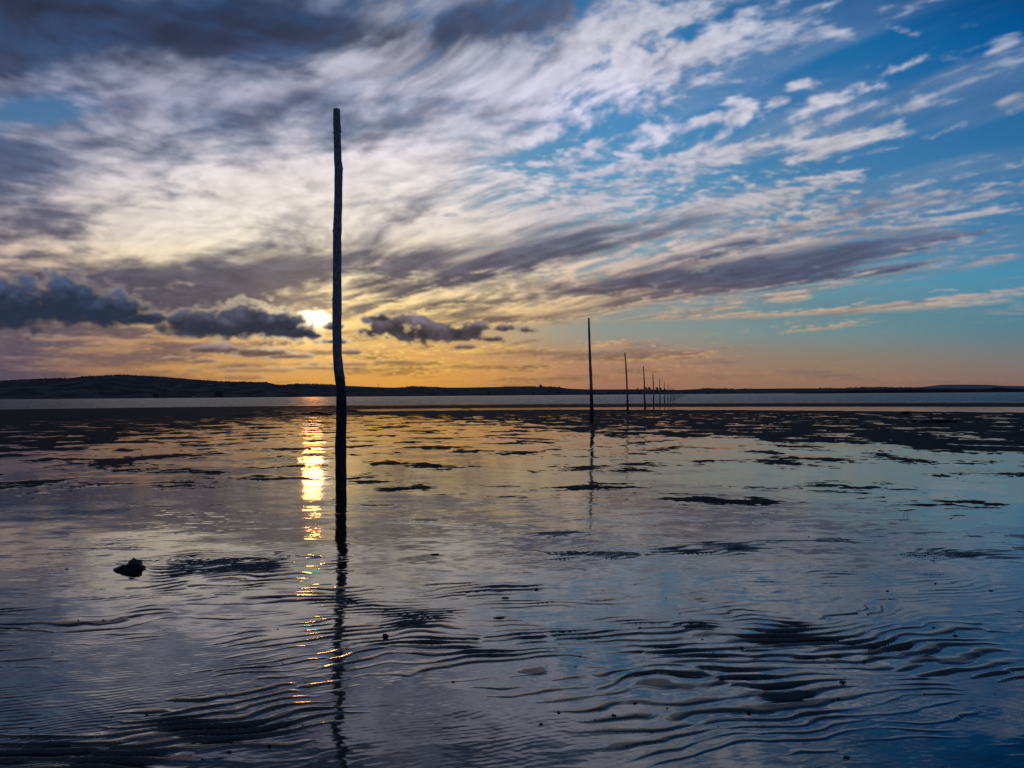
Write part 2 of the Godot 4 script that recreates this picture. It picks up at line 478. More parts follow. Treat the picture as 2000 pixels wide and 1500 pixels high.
# height of the sand over the water film
func sand(x: float, z: float, d: float) -> float:
	var h := 0.0
	if d < 26.0:
		var near := 1.0 - ss(11.0, 24.0, d)
		var fade := 1.0 - ss(5.2, 7.9, d)
		# current ripples: long crests across the view, steep on the side towards the camera
		var warp := n_sand.get_noise_2d(x * 0.55, z * 0.7) * 0.26 + n_sand.get_noise_2d(x * 1.9 + 9.0, z * 2.6) * 0.045
		var phase := (-z - 0.15 * x + warp) / 0.080
		var mate := (-z - 0.22 * x + warp * 0.85 + 0.05) / 0.088
		var which := ss(-0.10, 0.10, n_crest.get_noise_2d(x * 1.1 + 5.0, z * 1.5))
		var a := ripple(phase)
		var b := ripple(mate)
		var r := lerpf(a, b, which)
		var tall := clampf(0.0046 + 0.0068 * n_crest.get_noise_2d(x * 1.7, z * 3.6 + 20.0), 0.0008, 0.0098)
		var bank := 0.0
		h += -0.0061 * near + 0.0056 * n_sand.get_noise_2d(x * 0.42 + 3.0, z * 0.6) * near
		for k in banks:
			var ex: float = (x - k[0]) / k[2]
			if ex > 2.2 or ex < -2.2:
				continue
			var ez: float = (z - k[1]) / k[3]
			if ez > 2.2 or ez < -2.2:
				continue
			bank += k[4] * lerpf(0.9, 0.62, fade) * exp(-ex * ex - ez * ez)
		if d > 6.0:
			bank *= lerpf(1.0, clampf(0.55 + 1.9 * n_patch.get_noise_2d(x * 1.1 + 60.0, z * 1.6), 0.0, 1.5), ss(6.0, 8.5, d))
		h += bank
		h += r * tall * 1.22 * (1.0 + bank * 95.0) * fade
	if d > 5.5 and d < 22.0:      # combed edges
		h += (0.013 * n_patch.get_noise_2d(x * 0.9 + 11.0, z * 3.6) + 0.012 * n_patch.get_noise_2d(x * 2.4, z * 8.0)) * ss(5.5, 8.0, d) * (1.0 - ss(16.0, 22.0, d))
	if d > 7.0:
		var far := ss(7.0, 17.0, d)
		var p := n_patch.get_noise_2d(x * 0.42 + 2.0, z * 0.40 + 4.0)
		p += 0.20 * n_patch.get_noise_2d(x * 1.5 + 80.0, z * 1.9) * ss(8.0, 11.0, d) * (1.0 - ss(20.0, 28.0, d))
		if d > 20.0:
			p += 0.22 * n_patch.get_noise_2d(x * 1.3 + 30.0, z * 1.1) * ss(20.0, 28.0, d)
		var out := -0.015 + 0.013 * ss(9.5, 15.0, d)
		if d > 13.0:
			var soft := 1.5 + d * 0.10
			var l := edge(EDGE_L, d)
			var rr := edge(EDGE_R, d)
			var lies := maxf(ss(soft, -soft, x - l), ss(-soft, soft, x - rr))
			out = lerpf(-0.001, 0.028, lies)
			if d > 58.0 and lies > 0.2 and x > rr:
				out = 0.026 - 0.13 * ss(lerpf(78.0, 60.0, ss(0.0, 50.0, x)), lerpf(86.0, 68.0, ss(0.0, 50.0, x)), d) * (1.0 - ss(97.0, 103.0, d)) - 0.10 * ss(160.0, 166.0, d) * (1.0 - ss(176.0, 180.0, d))
			if d > 185.0:
				out = lerpf(out, -0.15, ss(185.0, 205.0, d))
		h += far * (out + 0.062 * p)
	return h


func ripple(phase: float) -> float:
	var f := phase - floorf(phase)
	var c := 0.30          # short steep face first (towards the camera), then the long back
	var t := f / c if f < c else (1.0 - f) / (1.0 - c)
	t = t * t * (3.0 - 2.0 * t)
	return pow(t, 1.5) * 2.0 - 1.0


# slope of the wavelets on the film, in octaves that stop where the sheet is too coarse to carry them
func wavelets(x: float, z: float, d: float) -> Vector2:
	var sx := 0.0
	var sz := 0.0
	var gap := film_gap(d)
	for o in [[0.09, 0.010, 0.016], [0.22, 0.007, 0.016], [0.5, 0.005, 0.014], [1.2, 0.004, 0.012], [3.0, 0.002, 0.008]]:
		var w := ss(2.0, 4.5, o[0] / gap)
		if w > 0.0:
			var f: float = 0.7 / o[0]
			sx += n_wave.get_noise_2d(x * f, z * f * 1.2) * o[1] * w
			sz += n_wave.get_noise_2d(x * f * 0.7 + 40.0, z * f * 1.3) * o[2] * w
	var m := 1.0 - ss(3.5, 7.5, d)
	if m > 0.0:
		var rough := ss(-0.1, 0.45, n_low.get_noise_2d(x * 0.55 + 4.0, z * 0.8)) * 0.5 + 0.12
		var ex := (x + 1.62) / 0.75
		var ez := (z + 3.0) / 0.5
		rough += 1.4 * exp(-ex * ex - ez * ez)
		var bend := n_wave.get_noise_2d(x * 1.6, z * 1.6) * 9.0 + n_wave.get_noise_2d(x * 6.0, z * 5.0) * 1.6
		var one := cos((z + 0.30 * x) * 190.0 + bend) * (0.5 + 0.5 * n_wave.get_noise_2d(x * 5.0 + 9.0, z * 7.0))
		var two := cos((z - 0.55 * x) * 150.0 - bend * 0.8 + 2.0) * (0.5 + 0.5 * n_wave.get_noise_2d(x * 5.0, z * 7.0 + 30.0))
		sz += (one + 0.3 * two) * 0.040 * rough * m
		sx += (one * 0.3 - two * 0.17) * 0.040 * rough * m
	return Vector2(sx, sz)


func film_gap(d: float) -> float:
	return clampf(d * d / (EYE * 738.0) * lerpf(0.42, 0.8, ss(5.0, 9.0, d)), 0.006, 1.2)


var rows_d := PackedFloat32Array()
const COLS := 520
const SWEEP := 0.80         # radians either side of straight ahead
var strips := []


func sand_strip(k: int) -> void:
	var from := k * 20
	var to := mini(from + 20, rows_d.size() - 1)
	var w := COLS + 3
	var v := PackedVector3Array()
	for r in range(from - 1, to + 2):
		var d: float = rows_d[r] if r >= 0 and r < rows_d.size() else (rows_d[0] * 2.0 - rows_d[1] if r < 0 else rows_d[-1] * 2.0 - rows_d[-2])
		for c in w:
			var a := ((c - 1.0) / COLS * 2.0 - 1.0) * SWEEP
			var x := sin(a) * d
			var z := -cos(a) * d
			v.append(Vector3(x, level(d) + sand(x, z, d), z))
	var keep := PackedVector3Array()
	var norm := PackedVector3Array()
	for r in range(1, to - from + 2):
		for c in range(1, w - 1):
			var i := r * w + c
			keep.append(v[i])
			norm.append((v[i + 1] - v[i - 1]).cross(v[i + w] - v[i - w]).normalized())
	strips[k] = [keep, norm, to - from + 1]


# the film drapes a little over crests that only just break the surface
func drape(x: float, z: float, d: float) -> float:
	var k := 0.0009 * (1.0 + 5.0 * ss(9.0, 20.0, d))
	var h := (sand(x, z, d) + 0.7 * k) / k
	return level(d) + minf(k * (log(1.0 + exp(h)) if h < 8.0 else h), 2.7 * k)


func film_strip(k: int) -> void:
	var from := k * 20
	var to := mini(from + 20, rows_d.size() - 1)
	var w := COLS + 3
	var v := PackedVector3Array()
	for r in range(from - 1, to + 2):
		var d: float = rows_d[r] if r >= 0 and r < rows_d.size() else (rows_d[0] * 2.0 - rows_d[1] if r < 0 else rows_d[-1] * 2.0 - rows_d[-2])
		for c in w:
			var a := ((c - 1.0) / COLS * 2.0 - 1.0) * SWEEP
			var x := sin(a) * d
			var z := -cos(a) * d
			v.append(Vector3(x, drape(x, z, d) if d < 60.0 else level(d), z))
	var keep := PackedVector3Array()
	var norm := PackedVector3Array()
	for r in range(1, to - from + 2):
		for c in range(1, w - 1):
			var i := r * w + c
			keep.append(v[i])
			var n := (v[i + 1] - v[i - 1]).cross(v[i + w] - v[i - w]).normalized()
			if n.y < 0.0:
				n = -n
			var s := wavelets(v[i].x, v[i].z, rows_d[from + r - 1])
			norm.append(Vector3(n.x / n.y - s.x, 1.0, n.z / n.y - s.y).normalized())
	strips[k] = [keep, norm, to - from + 1]


# choppy water at the edge of the sea
func swell(x: float, z: float, d: float) -> float:
	var h := 0.060 * n_puff.get_noise_2d(x * 0.10, z * 0.16) + 0.05 * n_puff.get_noise_2d(x * 0.30 + 7.0, z * 0.42)
	return SEA + h * 4.0 * ss(SEA_FROM, SEA_FROM + 25.0, d) * (1.0 - ss(950.0, 1090.0, d))


func sea_strip(k: int) -> void:
	var from := k * 20
	var to := mini(from + 20, rows_d.size() - 1)
	var keep := PackedVector3Array()
	var norm := PackedVector3Array()
	for r in range(from, to + 1):
		var d: float = rows_d[r]
		for c in COLS + 1:
			var a := (c * 2.0 / COLS - 1.0) * SWEEP
			var x := sin(a) * d
			var z := -cos(a) * d
			var y := swell(x, z, d)
			keep.append(Vector3(x, y, z))
			norm.append(Vector3((y - swell(x + 0.5, z, d)) * 2.0, 1.0, (y - swell(x, z + 0.5, d)) * 2.0).normalized())
	strips[k] = [keep, norm, to - from + 1]


func sheet(work: Callable) -> ArrayMesh:
	var n := int(ceil((rows_d.size() - 1) / 20.0))
	strips.clear()
	strips.resize(n)
	var task := WorkerThreadPool.add_group_task(work, n)
	WorkerThreadPool.wait_for_group_task_completion(task)
	var v := PackedVector3Array()
	var nn := PackedVector3Array()
	var idx := PackedInt32Array()
	var w := COLS + 1
	for s in strips:
		var base := v.size()
		v.append_array(s[0])
		nn.append_array(s[1])
		for r in s[2] - 1:
			for c in COLS:
				var i: int = base + r * w + c
				idx.append_array(PackedInt32Array([i, i + w, i + 1, i + 1, i + w, i + w + 1]))
	strips.clear()
	var arr := []
	arr.resize(Mesh.ARRAY_MAX)
	arr[Mesh.ARRAY_VERTEX] = v
	arr[Mesh.ARRAY_NORMAL] = nn
	arr[Mesh.ARRAY_INDEX] = idx
	var m := ArrayMesh.new()
	m.add_surface_from_arrays(Mesh.PRIMITIVE_TRIANGLES, arr)
	return m


# flat ring of ground or sea between two distances, all the way round or over a sweep
func ring(radii: Array, a0: float, a1: float, segs: int, height: Callable) -> ArrayMesh:
	var st := SurfaceTool.new()
	st.begin(Mesh.PRIMITIVE_TRIANGLES)
	for r in radii.size():
		for c in segs + 1:
			var a := lerpf(a0, a1, float(c) / segs)
			st.set_normal(Vector3.UP)
			st.add_vertex(Vector3(sin(a) * radii[r], height.call(radii[r]), -cos(a) * radii[r]))
	var w := segs + 1
	for r in radii.size() - 1:
		for c in segs:
			var i := r * w + c
			for q in [i, i + w, i + 1, i + 1, i + w, i + w + 1]:
				st.add_index(q)
	return st.commit()


# ================================================================ helpers for things
func numbered(called: String) -> String:
	var n: int = used.get(called, 0)
	used[called] = n + 1
	return called if n == 0 else "%s_%03d" % [called, n]


func part(called: String, mesh: Mesh, m: Material, parent: Node) -> MeshInstance3D:
	var o := MeshInstance3D.new()
	o.name = called
	o.mesh = mesh
	o.material_override = m
	parent.add_child(o, true)
	return o


func structure(called: String, mesh: Mesh, m: Material) -> MeshInstance3D:
	var o := part(numbered(called), mesh, m, self)
	o.set_meta("kind", "structure")
	return o


func tag(o: Node, label: String, category: String, group := "") -> void:
	o.set_meta("label", label)
	o.set_meta("category", category)
	if group:
		o.set_meta("group", group)


func thing(called: String, label: String, category: String, at: Vector3, group := "") -> Node3D:
	var o := Node3D.new()
	o.name = numbered(called)
	add_child(o)
	o.position = at
	tag(o, label, category, group)
	return o


func mat(c: Color, rough: float, spec := 0.5) -> StandardMaterial3D:      # colour given as linear base colour
	var m := StandardMaterial3D.new()
	m.albedo_color = c.linear_to_srgb()
	m.roughness = rough
	m.metallic_specular = spec
	return m


func noise_tex(s: int, size: int, freq: float, octaves: int, ramp: Gradient = null) -> NoiseTexture2D:
	var t := NoiseTexture2D.new()
	t.width = size
	t.height = size
	t.seamless = true
	t.generate_mipmaps = false
	var n := noise(s, octaves, 2.0, 0.6)
	n.frequency = freq
	t.noise = n
	if ramp:
		t.color_ramp = ramp
	return t


func ramp(stops: Array) -> Gradient:
	var g := Gradient.new()
	var off := PackedFloat32Array()
	var col := PackedColorArray()
	for s in stops:
		off.append(s[0])
		col.append(s[1].linear_to_srgb())
	g.offsets = off
	g.colors = col
	return g


# a tube along points with a radius at each and an uneven skin
func tube(st: SurfaceTool, pts: Array, radii: Array, sides: int, uneven := 0.0, s := 0.0, cap := true, stain := 0.0) -> void:
	var rings := []
	var tint := func(q: Vector3) -> void:
		if stain > 0.0:
			var k := ss(stain + 0.55, stain - 0.1, q.y + 0.5 * n_hill.get_noise_3d(q.x * 22.0, q.y * 3.0, q.z * 22.0))
			st.set_color(Color.WHITE.lerp(Color(0.26, 0.22, 0.19), k))
	for i in pts.size():
		var dir: Vector3 = (pts[mini(i + 1, pts.size() - 1)] - pts[maxi(i - 1, 0)]).normalized()
		var side := dir.cross(Vector3(0.3, 0.1, 1)).normalized()
		var other := side.cross(dir).normalized()
		var line := []
		for k in sides:
			var a := TAU * k / sides
			var wob := 1.0 + uneven * n_hill.get_noise_3d(cos(a) * 1.3 + s, pts[i].length() * 3.0 + i * 0.05, sin(a) * 1.3)
			line.append(pts[i] + (side * cos(a) + other * sin(a)) * radii[i] * wob)
		rings.append(line)
	for i in pts.size() - 1:
		for k in sides:
			var k2 := (k + 1) % sides
			for q in [rings[i][k], rings[i][k2], rings[i + 1][k], rings[i][k2], rings[i + 1][k2], rings[i + 1][k]]:
				tint.call(q)
				st.add_vertex(q)
	if cap:
		for end in [0, pts.size() - 1]:
			for k in sides:
				var k2 := (k + 1) % sides
				var tri := [pts[end], rings[end][k], rings[end][k2]] if end else [pts[end], rings[end][k2], rings[end][k]]
				for q in tri:
					tint.call(q)
					st.add_vertex(q)


func begin() -> SurfaceTool:
	var st := SurfaceTool.new()
	st.begin(Mesh.PRIMITIVE_TRIANGLES)
	st.set_smooth_group(0)
	return st


func done(st: SurfaceTool) -> ArrayMesh:
	st.index()
	st.generate_normals()
	return st.commit()


# a lumpy stone, flattened underneath
func stone(size: Vector3, s: int, sharp := 0.35, sides := 12) -> ArrayMesh:
	var st := begin()
	var n := noise(s, 3, 2.0, 0.5)
	var at := func(i: int, j: int) -> Vector3:
		var a := TAU * (i % sides) / sides
		var e := PI * j / (sides / 2) - PI / 2
		var p := Vector3(cos(a) * cos(e), sin(e), sin(a) * cos(e))
		p *= 1.0 + sharp * n.get_noise_3dv(p * 1.2) + sharp * 0.4 * n.get_noise_3dv(p * 3.0 + Vector3(5, 0, 0))
		return Vector3(p.x * size.x, maxf(p.y, -0.5) * size.y, p.z * size.z)
	for j in sides / 2:
		for i in sides:
			for q in [[i, j], [i, j + 1], [i + 1, j], [i + 1, j], [i, j + 1], [i + 1, j + 1]]:
				st.add_vertex(at.call(q[0], q[1]))
	return done(st)


func materials() -> void:
	var grain := noise_tex(3, 512, 0.05, 4)
	M.sand = mat(Color(0.120, 0.100, 0.090), 0.27, 0.55)
	M.sand.uv1_triplanar = true
	M.sand.uv1_world_triplanar = true
	M.sand.uv1_scale = Vector3.ONE * 3.1
	M.sand.heightmap_enabled = true
	M.sand.heightmap_texture = grain
	M.sand.heightmap_scale = 0.45
	M.mud = mat(Color(0.085, 0.076, 0.072), 0.7, 0.09)
	M.mud.uv1_triplanar = true
	M.mud.uv1_world_triplanar = true
	M.mud.uv1_scale = Vector3(0.5, 0.5, 0.9)
	M.mud.heightmap_enabled = true
	M.mud.heightmap_texture = noise_tex(33, 512, 0.04, 4)
	M.mud.heightmap_scale = 8.0
	M.film = mat(Color(0.014, 0.013, 0.015, 0.4), 0.045, 0.72)
	M.film.albedo_color.a = 0.86
	M.film.clearcoat_enabled = true
	M.film.clearcoat = 0.34
	M.film.clearcoat_roughness = 0.04
	M.film.uv1_triplanar = true
	M.film.uv1_world_triplanar = true
	M.film.uv1_scale = Vector3(0.32, 0.5, 0.62)
	M.film.heightmap_enabled = true
	M.film.heightmap_texture = noise_tex(31, 1024, 0.022, 3)
	M.film.heightmap_scale = 0.07
	M.film.transparency = BaseMaterial3D.TRANSPARENCY_ALPHA
	M.sea = mat(Color(0.014, 0.022, 0.032), 0.28, 0.32)
	M.sea.uv1_triplanar = true
	M.sea.uv1_world_triplanar = true
	M.sea.uv1_scale = Vector3(0.035, 0.035, 0.035)
	M.sea.heightmap_enabled = true
	M.sea.heightmap_texture = noise_tex(5, 1024, 0.03, 4)
	M.sea.heightmap_scale = 40.0
	M.bed = mat(Color(0.05, 0.045, 0.042), 0.8, 0.2)
	var bark := noise_tex(7, 512, 0.02, 5, ramp([[0.25, Color(0.16, 0.15, 0.15)], [0.45, Color(0.46, 0.44, 0.45)], [0.75, Color(0.62, 0.60, 0.62)]]))
	M.wood = mat(Color(1, 1, 1), 0.75, 0.3)
	M.wood.albedo_texture = bark
	M.wood.vertex_color_use_as_albedo = true
	M.wood.uv1_triplanar = true
	M.wood.uv1_world_triplanar = true
	M.wood.uv1_scale = Vector3(3.2, 1.1, 3.2)
	M.wood.heightmap_enabled = true
	M.wood.heightmap_texture = bark
	M.wood.heightmap_scale = 0.4
	M.weed = mat(Color(1, 1, 1), 0.8, 0.25)
	M.weed.albedo_texture = noise_tex(8, 512, 0.03, 5, ramp([[0.3, Color(0.03, 0.024, 0.02)], [0.55, Color(0.09, 0.068, 0.054)], [0.72, Color(0.32, 0.28, 0.25)]]))
	M.weed.uv1_triplanar = true
	M.weed.uv1_world_triplanar = true
	M.weed.uv1_scale = Vector3(5, 3, 5)
	M.weed.heightmap_enabled = true
	M.weed.heightmap_texture = M.weed.albedo_texture
	M.weed.heightmap_scale = 1.2
	M.stone = mat(Color(0.045, 0.040, 0.040), 0.42, 0.4)
	M.stone.uv1_triplanar = true
	M.stone.uv1_scale = Vector3.ONE * 4.0
	M.stone.heightmap_enabled = true
	M.stone.heightmap_texture = grain
	M.stone.heightmap_scale = 0.5
	M.kelp = mat(Color(0.020, 0.014, 0.010), 0.5, 0.4)
	M.shell = mat(Color(0.45, 0.40, 0.36), 0.5, 0.4)
	M.reed = mat(Color(0.05, 0.028, 0.018), 0.7, 0.2)
	M.straw = mat(Color(0.35, 0.18, 0.07), 0.7, 0.2)
	M.hill = mat(Color(1, 1, 1), 1.0, 0.0)
	M.hill.albedo_texture = noise_tex(9, 512, 0.012, 4, ramp([[0.3, Color(0.035, 0.038, 0.036)], [0.5, Color(0.085, 0.088, 0.075)], [0.68, Color(0.17, 0.155, 0.125)]]))
	M.hill.uv1_triplanar = true
	M.hill.uv1_world_triplanar = true
	M.hill.uv1_scale = Vector3(0.0012, 0.004, 0.0012)
	M.hazed = mat(Color(0.28, 0.25, 0.27), 1.0, 0.0)  # far hill: pale haze of distance put into the base colour
	M.wooded = mat(Color(0.022, 0.024, 0.026), 1.0, 0.0)
	M.leaf = mat(Color(0.020, 0.022, 0.020), 1.0, 0.0)
	M.white = mat(Color(0.75, 0.75, 0.75), 0.7, 0.3)
	M.roof = mat(Color(0.06, 0.05, 0.05), 0.8, 0.2)


func ground_and_water() -> void:
	for k in BANKS:
		var p := on_ground(k[0], k[1])
		var shrink := 0.75 if k[1] < 1030 else 1.0
		banks.append([p.x, p.z, k[2] * shrink, k[3] * shrink, k[4]])
	var d := 1.7
	while d < 216.0:
		rows_d.append(d)
		d += clampf(d * d / (EYE * 738.0) * 0.40, 0.0055, 0.85)
	var whole := rows_d
	var n := 0
	while whole[n] < 8.5:
		n += 1
	rows_d = whole.slice(0, n + 1)
	structure("tidal_flat", sheet(sand_strip), M.sand)
	rows_d = whole.slice(n)
	structure("mud_flat", sheet(sand_strip), M.mud)
	# the film takes the sand's own rows close by; further out breeze ruffles it more
	var film_rows := PackedFloat32Array()
	for q in whole:
		if q < 9.0:
			film_rows.append(q)
	d = film_rows[-1] + film_gap(film_rows[-1])
	while d < 216.0:
		film_rows.append(d)
		d += film_gap(d)
	var from := 0
	for part_of in [[6.5, 0.035], [9.5, 0.055], [14.0, 0.075], [28.0, 0.095], [300.0, 0.13]]:
		var to := from
		while to < film_rows.size() - 1 and film_rows[to] < part_of[0]:
			to += 1
		rows_d = film_rows.slice(from, to + 1)
		from = to
		var m: StandardMaterial3D = M.film.duplicate()
		m.heightmap_scale = part_of[1]
		structure("water_film", sheet(film_strip), m)
	rows_d = PackedFloat32Array()
	d = SEA_FROM
	while d < 1100.0:
		rows_d.append(d)
		d += clampf(d * 0.0042, 0.9, 4.0)
	structure("sea", sheet(sea_strip), M.sea)
	# sea bed and outlying flats as one sheet below everything, out to the horizon
	structure("sea_bed", ring([0.0, 20.0, 200.0, 1000.0, 9000.0], -PI, PI, 96, func(r): return -0.08 if r < 1.0 else (level(r) - 0.16 if r < 210.0 else SEA - 2.0)), M.bed)
	var radii := []
	var r := 1090.0
	while r < 9000.0:
		radii.append(r)
		r *= 1.12
	structure("open_sea", ring(radii, -PI, PI, 192, func(_r): return SEA), M.sea)


# ================================================================ HILLS
const RIDGE_LEFT := [[-700,756],[-400,752],[-150,749],[0,745],[60,742],[140,739.5],[180,735.5],[231,733],[262,734],[315,737],[385,743],[444,746.5],[518,747.5],[539,752],[600,757],[700,764],[900,772]]
const RIDGE_MID := [[380,768],[480,757],[553,752],[578,750],[605,750],[640,751],[665,753],[700,754.5],[760,757],[785,757],[800,754.8],[830,755],[860,757],[900,757],[980,755.5],[1050,755.5],[1090,756],[1110,759],[1150,760.5],[1200,760.5],[1260,760],[1330,761.5],[1385,758.5],[1440,760],[1480,759],[1560,758.5],[1640,758.5],[1695,756.5],[1790,757.5],[1900,759],[2100,758],[2400,757],[2700,760]]
const RIDGE_FAR := [[1500,762],[1700,758],[1800,756],[1838,751.5],[1880,751.2],[1930,751.5],[1960,753.5],[2000,754],[2100,752],[2300,755],[2600,759]]
const DUNES := [[1550,768],[1620,764.5],[1690,762],[1760,760],[1830,760.5],[1900,760.5],[1935,759],[1945,756.5],[1960,757],[1975,759.5],[2050,760],[2200,757],[2400,760],[2700,764]]


func skyline(t: Array, x: float) -> float:
	for i in t.size() - 1:
		if x < t[i + 1][0]:
			return lerpf(t[i][1], t[i + 1][1], clampf((x - t[i][0]) / (t[i + 1][0] - t[i][0]), 0, 1))
	return t[-1][1]


# a point of a hill: along its skyline at photograph column x, a share of the way up from its foot
func hill_at(t: Array, x: float, share: float, foot: float, top: float) -> Vector3:
	var r := ray(x, skyline(t, x))
	var flat := Vector2(r.x, r.z)
	var slope := r.y / flat.length()
	flat = flat.normalized()
	var d := lerpf(foot, top, share)
	var ridge := EYE + slope * top
	var y: float
	if share <= 1.0:
		y = lerpf(SEA - 0.4, ridge, share * (0.55 + 0.45 * share)) + (ridge + 4.0) * 0.22 * n_hill.get_noise_2d(flat.x * d * 0.0016, flat.y * d * 0.0016) * sin(PI * share)
	else:
		y = lerpf(ridge, SEA - 1.0, (share - 1.0) / 0.14)
	return Vector3(flat.x * d, y, flat.y * d)


func hill(called: String, t: Array, foot: float, top: float, m: Material) -> void:
	var st := begin()
	var n := 260
	var shares := [0.0, 0.08, 0.2, 0.35, 0.5, 0.65, 0.8, 0.92, 1.0, 1.06, 1.14]
	var x0: float = t[0][0]
	var x1: float = t[-1][0]
	for i in n:
		for j in shares.size() - 1:
			var p := []
			for q in [[0, 0], [1, 0], [0, 1], [1, 1]]:
				p.append(hill_at(t, lerpf(x0, x1, float(i + q[0]) / n), shares[j + q[1]], foot, top))
			for q in [0, 2, 1, 1, 2, 3]:
				st.add_vertex(p[q])
	structure(called, done(st), m)


func copies(called: String, mesh: Mesh, m: Material, where: Array) -> void:
	var mm := MultiMesh.new()
	mm.transform_format = MultiMesh.TRANSFORM_3D
	mm.mesh = mesh
	mm.instance_count = where.size()
	for i in where.size():
		mm.set_instance_transform(i, where[i])
	var o := MultiMeshInstance3D.new()
	o.name = numbered(called)
	o.multimesh = mm
	o.material_override = m
	o.set_meta("kind", "stuff")
	add_child(o)


func hills() -> void:
	hill("wooded_hill", RIDGE_LEFT, 3300.0, 4200.0, M.hill)
	hill("low_hill", RIDGE_MID, 3800.0, 5200.0, M.hill)
	hill("far_hill", RIDGE_FAR, 6600.0, 8000.0, M.hazed)
	hill("dune_ridge", DUNES, 2300.0, 2500.0, M.wooded)
	# woods that read as one ragged mass along the ridges
	var rng := RandomNumberGenerator.new()
	rng.seed = 5
	var crown := stone(Vector3(1, 1.2, 1), 41, 0.5, 8)
	var spots := []
	for i in 4200:
		var x := rng.randf_range(-500, 650)
		var share := 1.0 if i % 4 else pow(rng.randf(), 0.5)
		if share < 0.99 and n_hill.get_noise_2d(x * 0.012, share * 2.0) < 0.02:
			continue
		var p := hill_at(RIDGE_LEFT, x, share - 0.01 * rng.randf(), 3300.0, 4200.0)
		var h := rng.randf_range(1.6, 3.6) if i % 23 else rng.randf_range(3.5, 5.5)
		spots.append(Transform3D(Basis.from_scale(Vector3(h * rng.randf_range(0.5, 0.9), h, h * 0.7)), p + Vector3(0, h * 0.4, 0)))
	copies("hill_woodland", crown, M.leaf, spots)
	spots = []
	for band in [[560, 660, 90], [775, 870, 70], [980, 1095, 150], [1370, 1470, 60], [1600, 1780, 120]]:
		for i in band[2]:
			var x := rng.randf_range(band[0], band[1])
			var p := hill_at(RIDGE_MID, x, 1.0, 3800.0, 5200.0)
			var h := rng.randf_range(1.5, 4.0)
			spots.append(Transform3D(Basis.from_scale(Vector3(h * rng.randf_range(0.6, 1.2), h, h)), p + Vector3(0, h * 0.3, 0)))
	for i in 500:
		var x := rng.randf_range(300, 1500)
		var share := rng.randf_range(0.02, 0.5)
		if n_hill.get_noise_2d(x * 0.02, share * 9.0) < 0.12:
			continue
		var p := hill_at(RIDGE_MID, x, share, 3800.0, 5200.0)
		var h := rng.randf_range(3.0, 6.0)
		spots.append(Transform3D(Basis.from_scale(Vector3(h * 1.3, h, h)), p + Vector3(0, h * 0.3, 0)))
	copies("shore_woodland", crown, M.leaf, spots)
	# trees that stand out one by one
	var n := 0
	for e in [[1245, 761, 7, 1.0, "small dark tree at the left end of the tree clump behind the third pole"], [1262, 757.5, 11, 1.0, "round tree left of the fourth pole on the far ridge"], [1268, 757, 12, 1.0, "tall tree just right of the third pole on the far ridge"],
			[1283, 757, 12, 1.0, "broad tree right of the fourth pole on the far ridge"], [1290, 757.6, 10, 1.0, "dark tree behind the fifth pole on the far ridge"], [1298, 759, 8, 1.0, "low tree behind the sixth pole at the right end of the clump"],
			[1056, 752.5, 13, 1.0, "lone pointed tree standing above the low ridge in the middle"], [428, 766, 20, 0.07, "big round dark tree on the far shore below the wooded hill"], [305, 769, 15, 0.06, "bushy dark tree on the far shore left of the white house"]]:
		var left: bool = e[0] < 500
		var p := hill_at(RIDGE_LEFT if left else RIDGE_MID, e[0], e[3] - 0.003, 3300.0 if left else 3800.0, 4200.0 if left else 5200.0)
		var t := thing("round_tree", e[4], "tree", p)
		var h: float = e[2] * 1.4
		var st := begin()
		tube(st, [Vector3(0, -1, 0), Vector3(0.1, h * 0.5, 0)], [h * 0.05, h * 0.03], 6)
		part("trunk", done(st), M.leaf, t)
		var c := begin()
		for k in 5:
			c.append_from(stone(Vector3(h * 0.34, h * 0.30, h * 0.34), 50 + n * 7 + k, 0.6, 10), 0, Transform3D(Basis(), Vector3(cos(k * 2.4) * h * 0.24, h * (0.16 + 0.12 * k), sin(k * 2.4) * h * 0.2)))
		part("crown", c.commit(), M.leaf, t)
		n += 1
	# white house on the far shore
	var hp := hill_at(RIDGE_LEFT, 379, 0.05, 3300.0, 4200.0)
	var house := thing("farmhouse", "tiny white house on the far shore under the wooded hill", "house", hp)
	var wall := BoxMesh.new()
	wall.size = Vector3(13, 6, 8)
	part("wall", wall, M.white, house).position = Vector3(0, 3, 0)
	var roof := PrismMesh.new()
	roof.size = Vector3(8.8, 4, 13.6)
	var ro := part("roof", roof, M.roof, house)
	ro.position = Vector3(0, 8.02, 0)
	ro.rotation.y = PI / 2
	# wind turbine on the skyline right of the near pole
	var tp := hill_at(RIDGE_MID, 739.5, 1.0, 3800.0, 5200.0)
	var turbine := thing("wind_turbine", "tiny wind turbine on the skyline right of the nearest pole", "wind turbine", tp)
	var ts := begin()
	tube(ts, [Vector3(0, -3, 0), Vector3(0, 17, 0)], [0.9, 0.6], 8)
	part("tower", done(ts), M.roof, turbine)
	var ns := begin()
	tube(ns, [Vector3(0, 17, -1.5), Vector3(0, 17.2, 2.2)], [0.9, 0.8], 8)
	part("nacelle", done(ns), M.roof, turbine)
	for k in 3:
		var bl := begin()
		var a := 0.5 + k * TAU / 3
		var dir := Vector3(sin(a), cos(a), 0)
		tube(bl, [Vector3(0, 17.1, 2.4), Vector3(0, 17.1, 2.4) + dir * 4, Vector3(0, 17.1, 2.4) + dir * 12], [0.5, 0.8, 0.25], 5)
		part("blade", done(bl), M.roof, turbine)


